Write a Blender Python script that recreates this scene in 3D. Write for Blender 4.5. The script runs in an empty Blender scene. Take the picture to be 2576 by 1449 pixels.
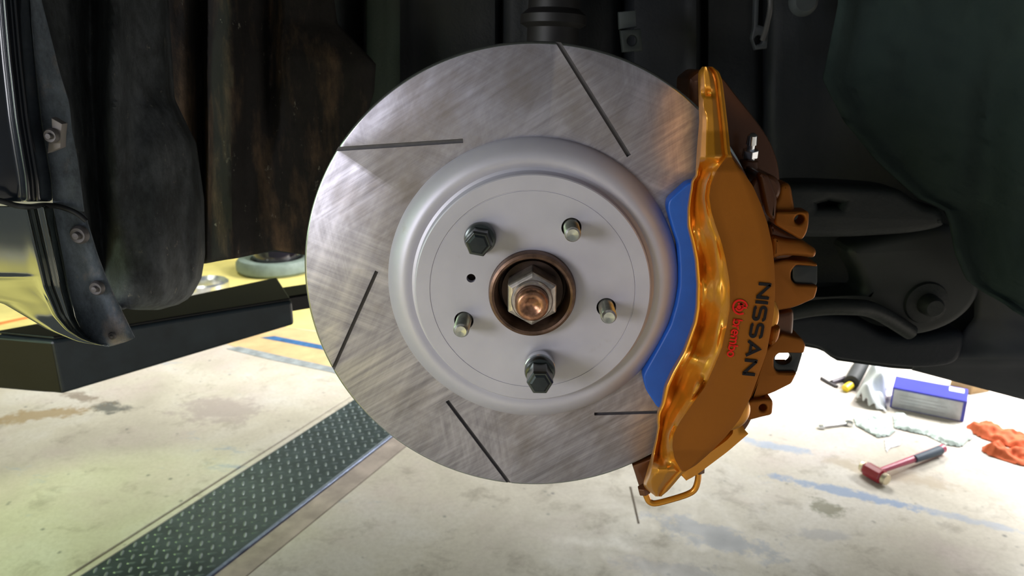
import bpy, bmesh, math, random
from mathutils import Vector, Matrix, noise
random.seed(7)
R = math.radians
scene = bpy.context.scene
COL = scene.collection

# ------------------------------------------------------------------ camera
CAM = Vector((0.00243, -0.54618, 0.16890))
YAW, PITCH, FPX = R(-1.8545), R(16.884), 1910.0
fw = Vector((math.sin(YAW)*math.cos(PITCH), math.cos(YAW)*math.cos(PITCH), -math.sin(PITCH)))
rt = Vector((math.cos(YAW), -math.sin(YAW), 0))
up = rt.cross(fw)
cd = bpy.data.cameras.new('camera'); cam = bpy.data.objects.new('camera', cd); COL.objects.link(cam)
cam.matrix_world = Matrix(((rt.x, up.x, -fw.x, CAM.x), (rt.y, up.y, -fw.y, CAM.y), (rt.z, up.z, -fw.z, CAM.z), (0, 0, 0, 1)))
cd.sensor_width = 36; cd.lens = 36*FPX/2576; cd.clip_start = 0.02; cd.clip_end = 100
scene.camera = cam
cd.dof.use_dof = True; cd.dof.focus_distance = 0.56; cd.dof.aperture_fstop = 14
# ------------------------------------------------------------------ world, lights, exposure
w = bpy.data.worlds.new('world'); scene.world = w; w.use_nodes = True
w.node_tree.nodes['Background'].inputs[0].default_value = (0.86, 0.93, 1.0, 1)
w.node_tree.nodes['Background'].inputs[1].default_value = 0.16
def area(name, loc, target, size, power, color, sy=None):
    d = bpy.data.lights.new(name, 'AREA'); d.energy = power; d.color = color; d.size = size
    if sy: d.shape = 'RECTANGLE'; d.size_y = sy
    o = bpy.data.objects.new(name, d); COL.objects.link(o); o.location = loc
    o.rotation_euler = (Vector(target)-Vector(loc)).to_track_quat('-Z', 'Y').to_euler()
    return o
area('shop_lamp_left', (-1.5, -1.45, 0.30), (0, 0, 0), 0.6, 21, (0.93, 0.93, 1.0), 0.6)
area('shop_lamp_green', (-2.3, -0.62, 0.55), (0, 0.05, 0), 0.22, 8, (0.62, 1.0, 0.70), 1.4)
area('ceiling_lamp_right', (3.3, 2.7, 1.7), (1.7, 1.5, -1.13), 1.5, 700, (1.0, 0.99, 0.97), 1.6)
area('ceiling_lamp_back', (1.0, 4.6, 1.9), (0.9, 1.3, -1.13), 1.6, 150, (1.0, 0.98, 0.93), 1.2)
area('ceiling_lamp_back_left', (-2.6, 4.0, 2.2), (-1.6, 3.6, -1.13), 1.8, 60, (1.0, 1.0, 0.78), 1.2)
def spot(name, loc, target, power, color, ang, blend):
    d = bpy.data.lights.new(name, 'SPOT'); d.energy = power; d.color = color; d.spot_size = R(ang); d.spot_blend = blend; d.shadow_soft_size = .08
    o = bpy.data.objects.new(name, d); COL.objects.link(o); o.location = loc
    o.rotation_euler = (Vector(target)-Vector(loc)).to_track_quat('-Z', 'Y').to_euler()
o = area('added_fill_front_left', (-2.6, -3.6, 1.9), (-2.6, -3.6, -1.13), 1.6, 110, (1.0, 1.0, 0.88), 1.6); o.data.spread = R(110)  # added fill, brightens the unseen front floor that the bumper reflects
spot('green_window_light', (-3.6, 1.0, 0.9), (-1.35, 1.35, -1.13), 210, (0.72, 1.0, 0.35), 17, .55)
vs = scene.view_settings
scene.display_settings.display_device = 'sRGB'
vs.view_transform = 'Standard'; vs.look = 'None'; vs.gamma = 1; vs.use_curve_mapping = False; vs.exposure = 0.0

# ------------------------------------------------------------------ geometry helpers
FLOOR = -1.13
def ray(px, py): return fw + rt*((px-1288)/FPX) + up*((724.5-py)/FPX)
def U(px, py, Y):
    d = ray(px, py); return CAM + d*((Y-CAM.y)/d.y)
def UZ(px, py, z):
    d = ray(px, py); return CAM + d*((z-CAM.z)/d.z)
def UF(px, py, dz=0.0): return UZ(px, py, FLOOR+dz)
def lerp(pts, t):
    if t <= pts[0][0]: return pts[0][1]
    for (a, b), (c, d) in zip(pts, pts[1:]):
        if t <= c: return b + (d-b)*(t-a)/(c-a) if c > a else d
    return pts[-1][1]
def smooth(a, b, x):
    t = max(0, min(1, (x-a)/(b-a))); return t*t*(3-2*t)

def empty(name, loc, label=None, cat=None, group=None, kind=None):
    o = bpy.data.objects.new(name, None); COL.objects.link(o); o.location = loc; o.empty_display_size = .02
    tag(o, label, cat, group, kind); return o
def tag(o, label=None, cat=None, group=None, kind=None):
    if label: o['label'] = label
    if cat: o['category'] = cat
    if group: o['group'] = group
    if kind: o['kind'] = kind
    return o
def link(o, parent=None):
    COL.objects.link(o)
    if parent:
        o.parent = parent
        m = Matrix.Translation(-parent.location)
        p = parent.parent
        o.matrix_parent_inverse = m if not p else Matrix.Identity(4)
    return o
def mk(name, verts, faces, mat, parent=None, smooth_=True, bevel=0, seg=2, subsurf=0, solid=0, angle=40):
    me = bpy.data.meshes.new(name); me.from_pydata([tuple(v) for v in verts], [], faces); me.update()
    bm = bmesh.new(); bm.from_mesh(me); bmesh.ops.recalc_face_normals(bm, faces=bm.faces); bm.to_mesh(me); bm.free()
    return fin(name, me, mat, parent, smooth_, bevel, seg, subsurf, solid, angle)
def fin(name, me, mat, parent=None, smooth_=True, bevel=0, seg=2, subsurf=0, solid=0, angle=40):
    me.materials.clear()
    for m_ in (mat if isinstance(mat, (list, tuple)) else [mat]): me.materials.append(m_)
    o = bpy.data.objects.new(name, me); link(o, parent)
    if solid:
        s = o.modifiers.new('s', 'SOLIDIFY'); s.thickness = solid; s.offset = 0
    if bevel:
        b = o.modifiers.new('b', 'BEVEL'); b.width = bevel; b.segments = seg; b.limit_method = 'ANGLE'; b.angle_limit = R(35)
    if subsurf:
        b = o.modifiers.new('u', 'SUBSURF'); b.levels = subsurf; b.render_levels = subsurf
    if smooth_:
        me.shade_smooth()
        if angle < 180:
            try: me.set_sharp_from_angle(angle=R(angle))
            except Exception: pass
    else: me.shade_flat()
    return o
def join(geoms):
    V, Fc = [], []
    for v, f in geoms:
        n = len(V); V += list(v); Fc += [tuple(i+n for i in q) for q in f]
    return V, Fc
def gbox(c, s, M=None):
    vs_ = [Vector((x*s[0]/2, y*s[1]/2, z*s[2]/2)) for x in (-1, 1) for y in (-1, 1) for z in (-1, 1)]
    if M: vs_ = [M @ v for v in vs_]
    vs_ = [v+Vector(c) for v in vs_]
    return vs_, [(0, 1, 3, 2), (4, 6, 7, 5), (0, 4, 5, 1), (2, 3, 7, 6), (0, 2, 6, 4), (1, 5, 7, 3)]
def frame(d):
    d = Vector(d).normalized(); a = Vector((0, 0, 1)) if abs(d.z) < .9 else Vector((1, 0, 0))
    x = a.cross(d).normalized(); return x, d.cross(x)
def gcyl(a, b, r1, r2=None, n=24, caps=True):
    a, b = Vector(a), Vector(b); r2 = r1 if r2 is None else r2
    x, y = frame(b-a); V = []
    for p, r in ((a, r1), (b, r2)):
        for i in range(n):
            t = 2*math.pi*i/n; V.append(p + x*math.cos(t)*r + y*math.sin(t)*r)
    Fc = [(i, (i+1) % n, n+(i+1) % n, n+i) for i in range(n)]
    if caps: Fc += [tuple(range(n-1, -1, -1)), tuple(range(n, 2*n))]
    return V, Fc
def lathe(prof, origin, axis=(0, 1, 0), n=96, closed=False, phase=0.0):
    """prof: list of (r, t) with t along the axis"""
    o = Vector(origin); d = Vector(axis).normalized(); x, y = frame(d); V = []; Fc = []
    for r, t in prof:
        for i in range(n):
            a = 2*math.pi*i/n + phase; V.append(o + d*t + x*math.cos(a)*r + y*math.sin(a)*r)
    m = len(prof)
    for j in range(m if closed else m-1):
        k = (j+1) % m
        for i in range(n):
            Fc.append((j*n+i, j*n+(i+1) % n, k*n+(i+1) % n, k*n+i))
    if not closed:
        if prof[0][0] > 1e-6: Fc.append(tuple(range(n)))
        if prof[-1][0] > 1e-6: Fc.append(tuple(range((m-1)*n+n-1, (m-1)*n-1, -1)))
    return V, Fc
def cr(P, k):
    """Catmull-Rom through P, k steps per span"""
    P = [Vector(p) for p in P]; out = []
    for i in range(len(P)-1):
        a = P[max(i-1, 0)]; b = P[i]; c = P[i+1]; d = P[min(i+2, len(P)-1)]
        for j in range(k):
            t = j/k; out.append(0.5*((2*b)+(c-a)*t+(2*a-5*b+4*c-d)*t*t+(3*b-a-3*c+d)*t**3))
    out.append(P[-1]); return out
def gtube(P, r, n=12, k=6, caps=True):
    P = cr(P, k) if k > 1 else [Vector(p) for p in P]
    V, Fc = [], []; prev = None
    for i, p in enumerate(P):
        t = (P[min(i+1, len(P)-1)]-P[max(i-1, 0)]).normalized()
        if prev is None: x, y = frame(t)
        else:
            x = (prev - t*prev.dot(t)).normalized(); y = t.cross(x)
        prev = x
        rr = r(i/(len(P)-1)) if callable(r) else r
        for j in range(n):
            a = 2*math.pi*j/n; V.append(p + x*math.cos(a)*rr + y*math.sin(a)*rr)
    for i in range(len(P)-1):
        for j in range(n): Fc.append((i*n+j, i*n+(j+1) % n, (i+1)*n+(j+1) % n, (i+1)*n+j))
    if caps: Fc += [tuple(range(n-1, -1, -1)), tuple(range((len(P)-1)*n, len(P)*n))]
    return V, Fc
def grid_faces(nr, nc, close=False):
    return [(i*nc+j, i*nc+j+1, (i+1)*nc+j+1, (i+1)*nc+j) for i in range(nr-1) for j in range(nc-1)]
def plate(name, pts, Y, thick, mat, parent=None, bevel=.001, holes=(), px=True, res=1, rnd=0):
    """a solid plate in the XZ plane: outline traced on the plane Y, depth thick behind it; holes = (px,py,radius m) or outlines"""
    def w2(p): 
        q = U(p[0], p[1], Y) if px else Vector((p[0], Y, p[1])); return (q.x, -q.z)
    cu = bpy.data.curves.new(name, 'CURVE'); cu.dimensions = '2D'; cu.fill_mode = 'BOTH'
    cu.extrude = max(thick/2-bevel, 1e-5); cu.bevel_depth = bevel; cu.bevel_resolution = res; cu.offset = -bevel
    def add(P):
        s = cu.splines.new('POLY'); s.points.add(len(P)-1)
        for i, (a, b) in enumerate(P): s.points[i].co = (a, b, 0, 1)
        s.use_cyclic_u = True
    P = [w2(p) for p in pts]
    if rnd:
        n = len(P); Q = []
        for i in range(n):
            a, b, c = Vector(P[i-1]), Vector(P[i]), Vector(P[(i+1) % n])
            u = min(rnd, (a-b).length*.45); v = min(rnd, (c-b).length*.45)
            s0 = b+(a-b).normalized()*u; s1 = b+(c-b).normalized()*v
            for t in (0, .25, .5, .75, 1): Q.append(tuple((1-t)**2*s0+2*t*(1-t)*b+t*t*s1))
        P = Q
    add(P)
    for h in holes:
        if isinstance(h[0], (tuple, list)): add([w2(p) for p in h])
        else:
            c = w2(h[:2]); add([(c[0]+h[2]*math.cos(a*math.pi/12), c[1]+h[2]*math.sin(a*math.pi/12)*(h[3] if len(h) > 3 else 1)) for a in range(24)])
    t = bpy.data.objects.new('tmp', cu); COL.objects.link(t)
    me = bpy.data.meshes.new_from_object(t.evaluated_get(bpy.context.evaluated_depsgraph_get()))
    bpy.data.objects.remove(t); bpy.data.curves.remove(cu)
    for v in me.vertices:
        x, z, d = v.co; v.co = (x, Y+thick/2+d, -z)
    me.flip_normals() if False else None
    me.name = name
    bm = bmesh.new(); bm.from_mesh(me); bmesh.ops.remove_doubles(bm, verts=bm.verts, dist=1e-6); bmesh.ops.recalc_face_normals(bm, faces=bm.faces); bm.to_mesh(me); bm.free()
    return fin(name, me, mat, parent, angle=35)
def carve(o, cutters):
    """real cuts: subtract the cutter geometry from the mesh, then drop the cutters"""
    for g in cutters:
        c = mk('cutter', g[0], g[1], [], None, False)
        m = o.modifiers.new('c', 'BOOLEAN'); m.object = c; m.operation = 'DIFFERENCE'; m.solver = 'EXACT'
        me = bpy.data.meshes.new_from_object(o.evaluated_get(bpy.context.evaluated_depsgraph_get()))
        o.modifiers.clear(); old = o.data; o.data = me; bpy.data.meshes.remove(old)
        cm = c.data; bpy.data.objects.remove(c); bpy.data.meshes.remove(cm)
    o.data.shade_smooth(); o.data.set_sharp_from_angle(angle=R(30))

# ------------------------------------------------------------------ materials
class NT:
    def __init__(s, name):
        s.m = bpy.data.materials.new(name); s.m.use_nodes = True; s.t = s.m.node_tree; s.b = s.t.nodes['Principled BSDF']
    def n(s, typ, **kw):
        x = s.t.nodes.new(typ)
        for k, v in kw.items():
            if k.startswith('_'): setattr(x, k[1:], v)
            else: x.inputs[k.replace('_', ' ')].default_value = v
        return x
    def l(s, a, b): s.t.links.new(a, b)
    def co(s, scale=(1, 1, 1), rot=(0, 0, 0), loc=(0, 0, 0)):
        c = s.n('ShaderNodeTexCoord'); m = s.n('ShaderNodeMapping'); m.inputs['Scale'].default_value = scale; m.inputs['Rotation'].default_value = rot; m.inputs['Location'].default_value = loc
        s.l(c.outputs['Object'], m.inputs['Vector'])
        if any(rot) and tuple(scale) != (1, 1, 1):
            m.inputs['Scale'].default_value = (1, 1, 1); k = s.n('ShaderNodeMapping'); k.inputs['Scale'].default_value = scale; s.l(m.outputs[0], k.inputs['Vector']); return k.outputs[0]
        return m.outputs[0]
    def noise(s, scale=10, detail=6, rough=.6, v=None, dist=0):
        x = s.n('ShaderNodeTexNoise'); x.inputs['Scale'].default_value = scale; x.inputs['Detail'].default_value = detail
        x.inputs['Roughness'].default_value = rough; x.inputs['Distortion'].default_value = dist
        s.l(v or s.co(), x.inputs['Vector']); return x.outputs[0]
    def ramp(s, src, stops):
        r = s.n('ShaderNodeValToRGB'); e = r.color_ramp.elements
        while len(e) < len(stops): e.new(.5)
        for i, (p, c) in enumerate(stops):
            e[i].position = p; e[i].color = (c, c, c, 1) if not isinstance(c, tuple) else c+(1,)
        s.l(src, r.inputs[0]); return r.outputs[0]
    def mix(s, fac, a, b, mode='MIX'):
        x = s.n('ShaderNodeMix', _data_type='RGBA', _blend_type=mode)
        for val, idx in ((fac, 0), (a, 6), (b, 7)):
            if isinstance(val, (int, float)): x.inputs[idx].default_value = val if idx == 0 else (val, val, val, 1)
            elif isinstance(val, tuple): x.inputs[idx].default_value = val+(1,)
            else: s.l(val, x.inputs[idx])
        return x.outputs[2]
    def math(s, op, a, b=0.0):
        x = s.n('ShaderNodeMath', _operation=op)
        for i, v in enumerate((a, b)):
            if isinstance(v, (int, float)): x.inputs[i].default_value = v
            else: s.l(v, x.inputs[i])
        return x.outputs[0]
    def set(s, **kw):
        for k, v in kw.items():
            i = s.b.inputs[k.replace('_', ' ')]
            if isinstance(v, (int, float)): i.default_value = v
            elif isinstance(v, tuple): i.default_value = v+(1,)
            else: s.l(v, i)
        return s
    def bump(s, h, strength=.3, dist=.001):
        b = s.n('ShaderNodeBump'); b.inputs['Strength'].default_value = strength; b.inputs['Distance'].default_value = dist
        s.l(h, b.inputs['Height']); s.l(b.outputs[0], s.b.inputs['Normal']); return s
def simple(name, col, rough=.5, metal=0.0, var=.15, scale=30, bump=0, bd=.0005, coat=0, spec=.5):
    m = NT(name); n = m.noise(scale)
    lo = tuple(c*(1-var) for c in col); hi = tuple(min(1, c*(1+var)) for c in col)
    m.set(Base_Color=m.ramp(n, [(.3, lo), (.7, hi)]), Roughness=rough, Metallic=metal, Coat_Weight=coat)
    m.b.inputs['Specular IOR Level'].default_value = spec; m.b.inputs['Coat Roughness'].default_value = .05
    if bump: m.bump(n, bump, bd)
    return m.m

def rotor_mat():
    m = NT('machined_iron')
    def streak(ang, stretch, sc, lo, hi):
        v = m.co(scale=(1, 1, stretch), rot=(0, ang, 0)); n = m.noise(sc, 5, .65, v); return m.ramp(n, [(lo, 0.0), (hi, 1.0)])
    a = streak(R(8), .03, 210, .35, .7); b = streak(R(68), .03, 190, .35, .7); c = streak(R(122), .035, 240, .35, .7); d = streak(R(-25), .04, 80, .4, .65)
    k1 = m.ramp(m.noise(9, 2, .5, m.co(loc=(3, 1, 7))), [(.42, 0.0), (.58, 1.0)]); k2 = m.ramp(m.noise(11, 2, .5, m.co(loc=(9, 4, 2))), [(.42, 0.0), (.58, 1.0)])
    s = m.mix(k1, a, b); s = m.mix(k2, s, c); s = m.mix(.3, s, d)
    base = m.mix(s, (.24, .225, .255), (.56, .535, .605))
    stain = m.ramp(m.noise(14, 5, .6, m.co(loc=(2, 7, 1))), [(.50, 0.0), (.68, 1.0)])
    base = m.mix(m.math('MULTIPLY', stain, .55), base, (.19, .15, .115))
    m.set(Base_Color=base, Metallic=.78, Roughness=m.ramp(s, [(0, .5), (1, .36)]))
    m.bump(s, .12, .0003); return m.m
def hat_mat():
    m = NT('zinc_coating'); n = m.noise(14, 4, .5); f = m.noise(2500, 2, .5)
    c = m.ramp(n, [(.3, (.47, .455, .52)), (.7, (.58, .56, .63))])
    blot = m.ramp(m.noise(30, 5, .6, m.co(loc=(5, 3, 3))), [(.67, 0.0), (.74, 1.0)])
    m.set(Base_Color=m.mix(m.math('MULTIPLY', blot, .35), c, (.36, .3, .27)), Metallic=.35, Roughness=.45); m.bump(f, .12, .0002); return m.m
def gold_mat(name='gold_paint', col=(.60, .235, .022), rough=.3, metal=.75, coat=.35):
    m = NT(name); f = m.noise(1600, 3, .6); n = m.noise(25, 3, .5)
    m.set(Base_Color=m.mix(n, tuple(c*.86 for c in col), tuple(min(1, c*1.1) for c in col)), Metallic=metal, Roughness=rough, Coat_Weight=coat)
    m.b.inputs['Coat Roughness'].default_value = .18; m.bump(f, .18, .0003); return m.m
def dirt_mat(name, col, mud, sc=18, amt=(.5, .72), stretch=.4, speck=True, rough=.75):
    m = NT(name)
    n = m.noise(sc, 8, .65, m.co(scale=(1, 1, stretch))); k = m.ramp(n, [(amt[0], 0.0), (amt[1], 1.0)])
    c = m.mix(k, col, mud); h = m.noise(140, 4, .7)
    if speck:
        sp = m.ramp(m.noise(95, 4, .75, m.co(scale=(1, 1, .6), loc=(1, 2, 3))), [(.64, 0.0), (.70, 1.0)]); msk = m.ramp(m.noise(9, 3, .6, m.co(loc=(4, 4, 1))), [(.45, 0.0), (.60, .9)])
        c = m.mix(m.ramp(m.noise(60, 6, .8, m.co(scale=(1, 1, .5))), [(.35, .55), (.6, 0.0)]), c, (.01, .01, .01))
        c = m.mix(m.math('MULTIPLY', sp, msk), c, (.26, .24, .20))
    m.set(Base_Color=c, Roughness=rough); m.b.inputs['Specular IOR Level'].default_value = .3
    m.bump(h, .5, .0015); return m.m
def concrete_mat():
    m = NT('worn_concrete')
    big = m.noise(2.2, 6, .6, None, .4); med = m.noise(9, 9, .68, m.co(loc=(3, 1, 0)), .3); fine = m.noise(70, 5, .7)
    c = m.ramp(big, [(.33, (.50, .455, .385)), (.5, (.62, .575, .49)), (.68, (.70, .665, .62))])
    st = m.ramp(med, [(.55, 0.0), (.68, 1.0)]); c = m.mix(m.math('MULTIPLY', st, .55), c, (.27, .235, .19))
    pink = m.ramp(m.noise(3.1, 4, .6, m.co(loc=(8, 2, 0))), [(.5, 0.0), (.68, .5)]); c = m.mix(pink, c, (.60, .50, .49))
    vo = m.n('ShaderNodeTexVoronoi'); vo.inputs['Scale'].default_value = 19; m.l(m.co(), vo.inputs['Vector'])
    dot = m.ramp(vo.outputs['Distance'], [(.06, 1.0), (.17, 0.0)]); dm = m.ramp(m.noise(16, 3, .6, m.co(loc=(1, 6, 0))), [(.50, 0.0), (.60, 1.0)])
    c = m.mix(m.math('MULTIPLY', m.math('MULTIPLY', dot, dm), .8), c, (.13, .13, .13))
    c = m.mix(m.ramp(fine, [(.35, .22), (.6, 0.0)]), c, (.3, .26, .21))
    bl = m.ramp(m.noise(5, 6, .7, m.co(scale=(.6, 1.6, 1), loc=(6.3, 2, 0))), [(.63, 0.0), (.71, .6)]); c = m.mix(bl, c, (.28, .36, .50))
    edge = m.noise(16, 6, .7, m.co(loc=(2, 2, 5)))
    for (px, py, rx, ry, ang, col, k) in ((1790, 1345, .20, .07, 30, (.30, .33, .40), .75), (1700, 1440, .16, .05, 10, (.33, .33, .36), .6), (2078, 1278, .05, .055, 0, (.20, .19, .12), .85), (2130, 1240, .26, .030, 24, (.22, .32, .52), .8), (1940, 1120, .16, .03, 24, (.25, .36, .55), .6),
            (2230, 1190, .22, .05, 24, (.42, .34, .24), .6), (2400, 1300, .20, .025, 25, (.28, .36, .52), .5), (275, 1025, .10, .05, 10, (.12, .12, .115), .9), (210, 1000, .12, .035, 20, (.26, .20, .16), .8), (60, 1050, .26, .06, -20, (.36, .25, .12), .8), (560, 1030, .20, .12, 10, (.40, .34, .32), .7), (2060, 1345, .10, .03, 0, (.35, .35, .38), .5)):
        p = UF(px, py); mp = m.n('ShaderNodeMapping'); tc = m.n('ShaderNodeTexCoord'); mp.inputs['Location'].default_value = tuple(-p); m.l(tc.outputs['Object'], mp.inputs['Vector'])
        m2 = m.n('ShaderNodeMapping'); m2.inputs['Rotation'].default_value = (0, 0, R(ang)); m.l(mp.outputs[0], m2.inputs['Vector'])
        m3 = m.n('ShaderNodeMapping'); m3.inputs['Scale'].default_value = (1/rx, 1/ry, .5); m.l(m2.outputs[0], m3.inputs['Vector'])
        ln = m.n('ShaderNodeVectorMath', _operation='LENGTH'); m.l(m3.outputs[0], ln.inputs[0])
        f = m.math('ADD', ln.outputs['Value'], m.math('MULTIPLY', m.math('SUBTRACT', edge, .5), 3.2))
        c = m.mix(m.ramp(f, [(.55, k), (1.0, 0.0)]), c, col)
    m.set(Base_Color=c, Roughness=m.ramp(med, [(.3, .38), (.7, .62)])); m.bump(fine, .25, .002); return m.m

M = dict(
    rotor=rotor_mat(), chamfer=simple('machined_chamfer', (.55, .58, .57), .16, .95, .05), groove=simple('oxidised_shaded_groove', (.10, .095, .10), .55, .5, .2, 80), hat=hat_mat(), gold=gold_mat('gold_paint', (.66, .27, .020), .31, .6), gold_face=gold_mat('gold_face_paint', (.31, .098, .005), .45, .6, .03),
    gold_shaded=gold_mat('shaded_gold_paint', (.11, .032, .005), .45, .3),  # same gold paint, with the shade behind the caliper put into its colour
    blue=simple('blue_rubber_paint', (.006, .085, .45), .45, 0, .08, 60),
    black=simple('black_print', (.008, .006, .007), .7, spec=.2), red=simple('red_print', (.62, .010, .008), .6, spec=.2),
    rust=simple('brown_steel', (.16, .095, .065), .42, .7, .5, 90, .4), nut=simple('worn_nut_steel', (.52, .46, .42), .3, .85, .35, 120, .3),
    copper=simple('rusty_shaft_steel', (.34, .17, .10), .33, .8, .6, 160, .4), bore=simple('dark_bore', (.06, .035, .024), .55, .4, .4, 80),
    stud=simple('zinc_stud_steel', (.55, .56, .50), .3, .9, .2, 200), lug=simple('black_chrome', (.075, .085, .08), .22, .85, .2, 60),
    lugend=simple('black_nut_end', (.02, .026, .03), .4, .4), chrome=simple('bright_steel', (.72, .74, .78), .2, .95, .1),
    rubber=simple('black_rubber', (.012, .014, .016), .6), plastic=simple('black_plastic', (.010, .016, .02), .35),
    bumper=simple('dark_mirror_paint', (.25, .27, .24), .07, 1.0, .05, 3, 0, 0, .5),
    paint=simple('black_car_paint', (.006, .009, .014), .2, 0, .1, 10, 0, 0, .4),
    flange=dirt_mat('dirty_flange', (.17, .205, .245), (.36, .31, .28), 30, (.54, .70), .6),
    liner=dirt_mat('dirty_liner', (.034, .040, .044), (.15, .165, .18), 17, (.40, .72), .5),
    mud=dirt_mat('muddy_panel', (.024, .021, .020), (.24, .15, .085), 16, (.50, .74), .22),
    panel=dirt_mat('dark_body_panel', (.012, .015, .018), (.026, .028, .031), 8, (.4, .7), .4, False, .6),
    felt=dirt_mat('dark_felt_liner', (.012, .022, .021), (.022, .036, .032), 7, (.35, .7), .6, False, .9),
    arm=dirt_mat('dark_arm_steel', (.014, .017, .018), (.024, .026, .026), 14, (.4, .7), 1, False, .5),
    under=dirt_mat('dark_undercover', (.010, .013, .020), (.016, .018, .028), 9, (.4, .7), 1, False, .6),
    lift=simple('dark_lift_paint', (.018, .026, .032), .35, 0, .3, 20, .1), lift_top=simple('black_lift_paint', (.006, .006, .007), .3, 0, .3, 20),
    concrete=concrete_mat(),
    plate=simple('green_grey_steel', (.050, .072, .082), .36, .4, .3, 14, .2), lugs=simple('worn_tread_steel', (.17, .21, .22), .38, .3, .3, 60),
    pit=simple('dark_joint', (.16, .13, .10), .9), bluepaint=simple('blue_floor_paint', (.03, .12, .30), .55, 0, .35, 30),
    greypaint=simple('grey_blue_paint', (.28, .31, .33), .6, 0, .35, 25), tan=simple('tan_floor_paint', (.60, .42, .22), .55, 0, .15, 12),
    yellow=simple('yellow_floor_paint', (.72, .62, .22), .5, 0, .15, 6), orange_line=simple('orange_paint', (.75, .25, .06), .6),
    ochre=simple('ochre_stain', (.40, .27, .12), .6, 0, .3, 12), edge=simple('blue_steel_edge', (.20, .24, .36), .35, .5, .4, 40),
    box_blue=simple('blue_card', (.045, .05, .46), .35, 0, .12, 12), box_grey=simple('silver_card', (.50, .50, .52), .4, .2, .2, 16), white=simple('white_card', (.8, .82, .85), .5),
    bag=simple('white_plastic_film', (.62, .66, .68), .35, 0, .06, 12), sheet=simple('pale_green_film', (.42, .50, .47), .35, 0, .1, 12),
    glove=simple('orange_knit', (.58, .11, .03), .8, 0, .2, 400, .4), maroon=simple('maroon_enamel', (.33, .02, .035), .35, 0, .15, 20), pink=simple('pink_red_enamel', (.50, .09, .16), .35, 0, .15, 20),
    grip=simple('slate_rubber', (.06, .085, .12), .6), brass=simple('pale_brass', (.75, .66, .48), .3, .7), yplastic=simple('yellow_plastic', (.75, .55, .02), .4),
    card=simple('brown_card', (.42, .29, .14), .8), tyre=simple('grey_green_tyre', (.17, .22, .20), .6, 0, .2, 20), wall=simple('pale_wall_paint', (.55, .60, .42), .7, 0, .08, 2),
)

# ------------------------------------------------------------------ setting: floor, channel, walls
z = FLOOR
fl = empty('floor', (0, 0, z), kind='structure')
A0, A1 = UF(160, 1449), UF(870, 1010)          # groove left of the steel cover
E0, E1 = UF(206, 1449), UF(885, 1008)          # left edge of the steel cover
B0, B1 = UF(526, 1449), UF(978, 1094)          # right edge of the steel cover
G0, G1 = UF(655, 1449), UF(1010, 1110)         # joint to the right of it
dirv = ((A1-A0).normalized()+(B1-B0).normalized()+(E1-E0).normalized()); dirv.z = 0; dirv.normalize()
nrm = Vector((dirv.y, -dirv.x, 0))             # towards the right of the channel
def off(p): return (p-E0).dot(nrm)
oA = (off(A0)+off(A1))/2; oE = (off(E0)+off(E1))/2; oB = (off(B0)+off(B1))/2; oG = (off(G0)+off(G1))/2
def strip(name, o0, o1, top, th, mat, parent, s0=-6.5, s1=7.5, bevel=.002):
    a = E0+nrm*o0; b = E0+nrm*o1
    V = [Vector((q.x, q.y, zz)) for zz in (top, top-th) for q in (a+dirv*s0, b+dirv*s0, b+dirv*s1, a+dirv*s1)]
    return mk(name, V, [(0, 1, 2, 3), (7, 6, 5, 4), (0, 4, 5, 1), (1, 5, 6, 2), (2, 6, 7, 3), (3, 7, 4, 0)], mat, parent, False, bevel)
strip('slab', oA-7, oA-.004, z, .08, M['concrete'], fl)
strip('channel_edge', oA+.004, oE-.004, z-.001, .08, M['concrete'], fl)
strip('channel_edge', oB+.014, oG-.003, z-.002, .08, simple('pinkish_mortar', (.40, .335, .30), .7, 0, .25, 14, .3, .002), fl)
strip('slab', oG+.002, oG+8, z, .08, M['concrete'], fl)
strip('joint_bed', oA-.05, oG+.05, z-.03, .05, M['pit'], fl)
strip('steel_edge', oB+.001, oB+.013, z+.003, .05, M['edge'], fl)
cov = empty('channel_cover', tuple(E0), 'long green-grey checker plate steel cover set in the concrete floor', 'floor cover')
strip('cover_plate', oE, oB, z+.001, .008, M['plate'], cov)
V, Fc = [], []                                  # raised tread lugs of the checker plate
pit = .041
s_ = -1.2
nx = int((oB-oE)/pit)
for i in range(int(3.6/pit)):
    for j in range(nx+1):
        for q in (0, 1):
            s = s_+(i+.5*q)*pit*1.0; o_ = oE+(j+.35+.5*q)*pit
            if o_ > oB-.014 or o_ < oE+.014: continue
            c = E0+dirv*s+nrm*o_; a = (math.pi/4 if q else -math.pi/4)+.12
            u = dirv*math.cos(a)+nrm*math.sin(a); v = Vector((-u.y, u.x, 0)); c.z = z+.001; n0 = len(V)
            L, W, H = .0135, .0040, .0020
            for (x, y, hh) in ((-L, 0, 0), (-L*.5, -W, 0), (L*.5, -W, 0), (L, 0, 0), (L*.5, W, 0), (-L*.5, W, 0), (-L*.6, 0, H), (L*.6, 0, H)):
                V.append(c+u*x+v*y+Vector((0, 0, hh)))
            Fc += [tuple(n0+k for k in f) for f in ((0, 1, 6), (1, 2, 7, 6), (2, 3, 7), (3, 4, 7), (4, 5, 6, 7), (5, 0, 6))]
t_ = mk('tread_pattern', V, Fc, M['lugs'], cov, False); t_['kind'] = 'stuff'
def decal(name, pts, mat, lift=.0012, px=True, parent=fl):
    P = [UF(*p) if px else Vector(p) for p in pts]; n = len(P)
    V = [Vector((p.x, p.y, z+lift)) for p in P]+[Vector((p.x, p.y, z-.001)) for p in P]
    return mk(name, V, [tuple(range(n)), tuple(range(2*n-1, n-1, -1))]+[(i, (i+1) % n, n+(i+1) % n, n+i) for i in range(n)], mat, parent, False)
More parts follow.
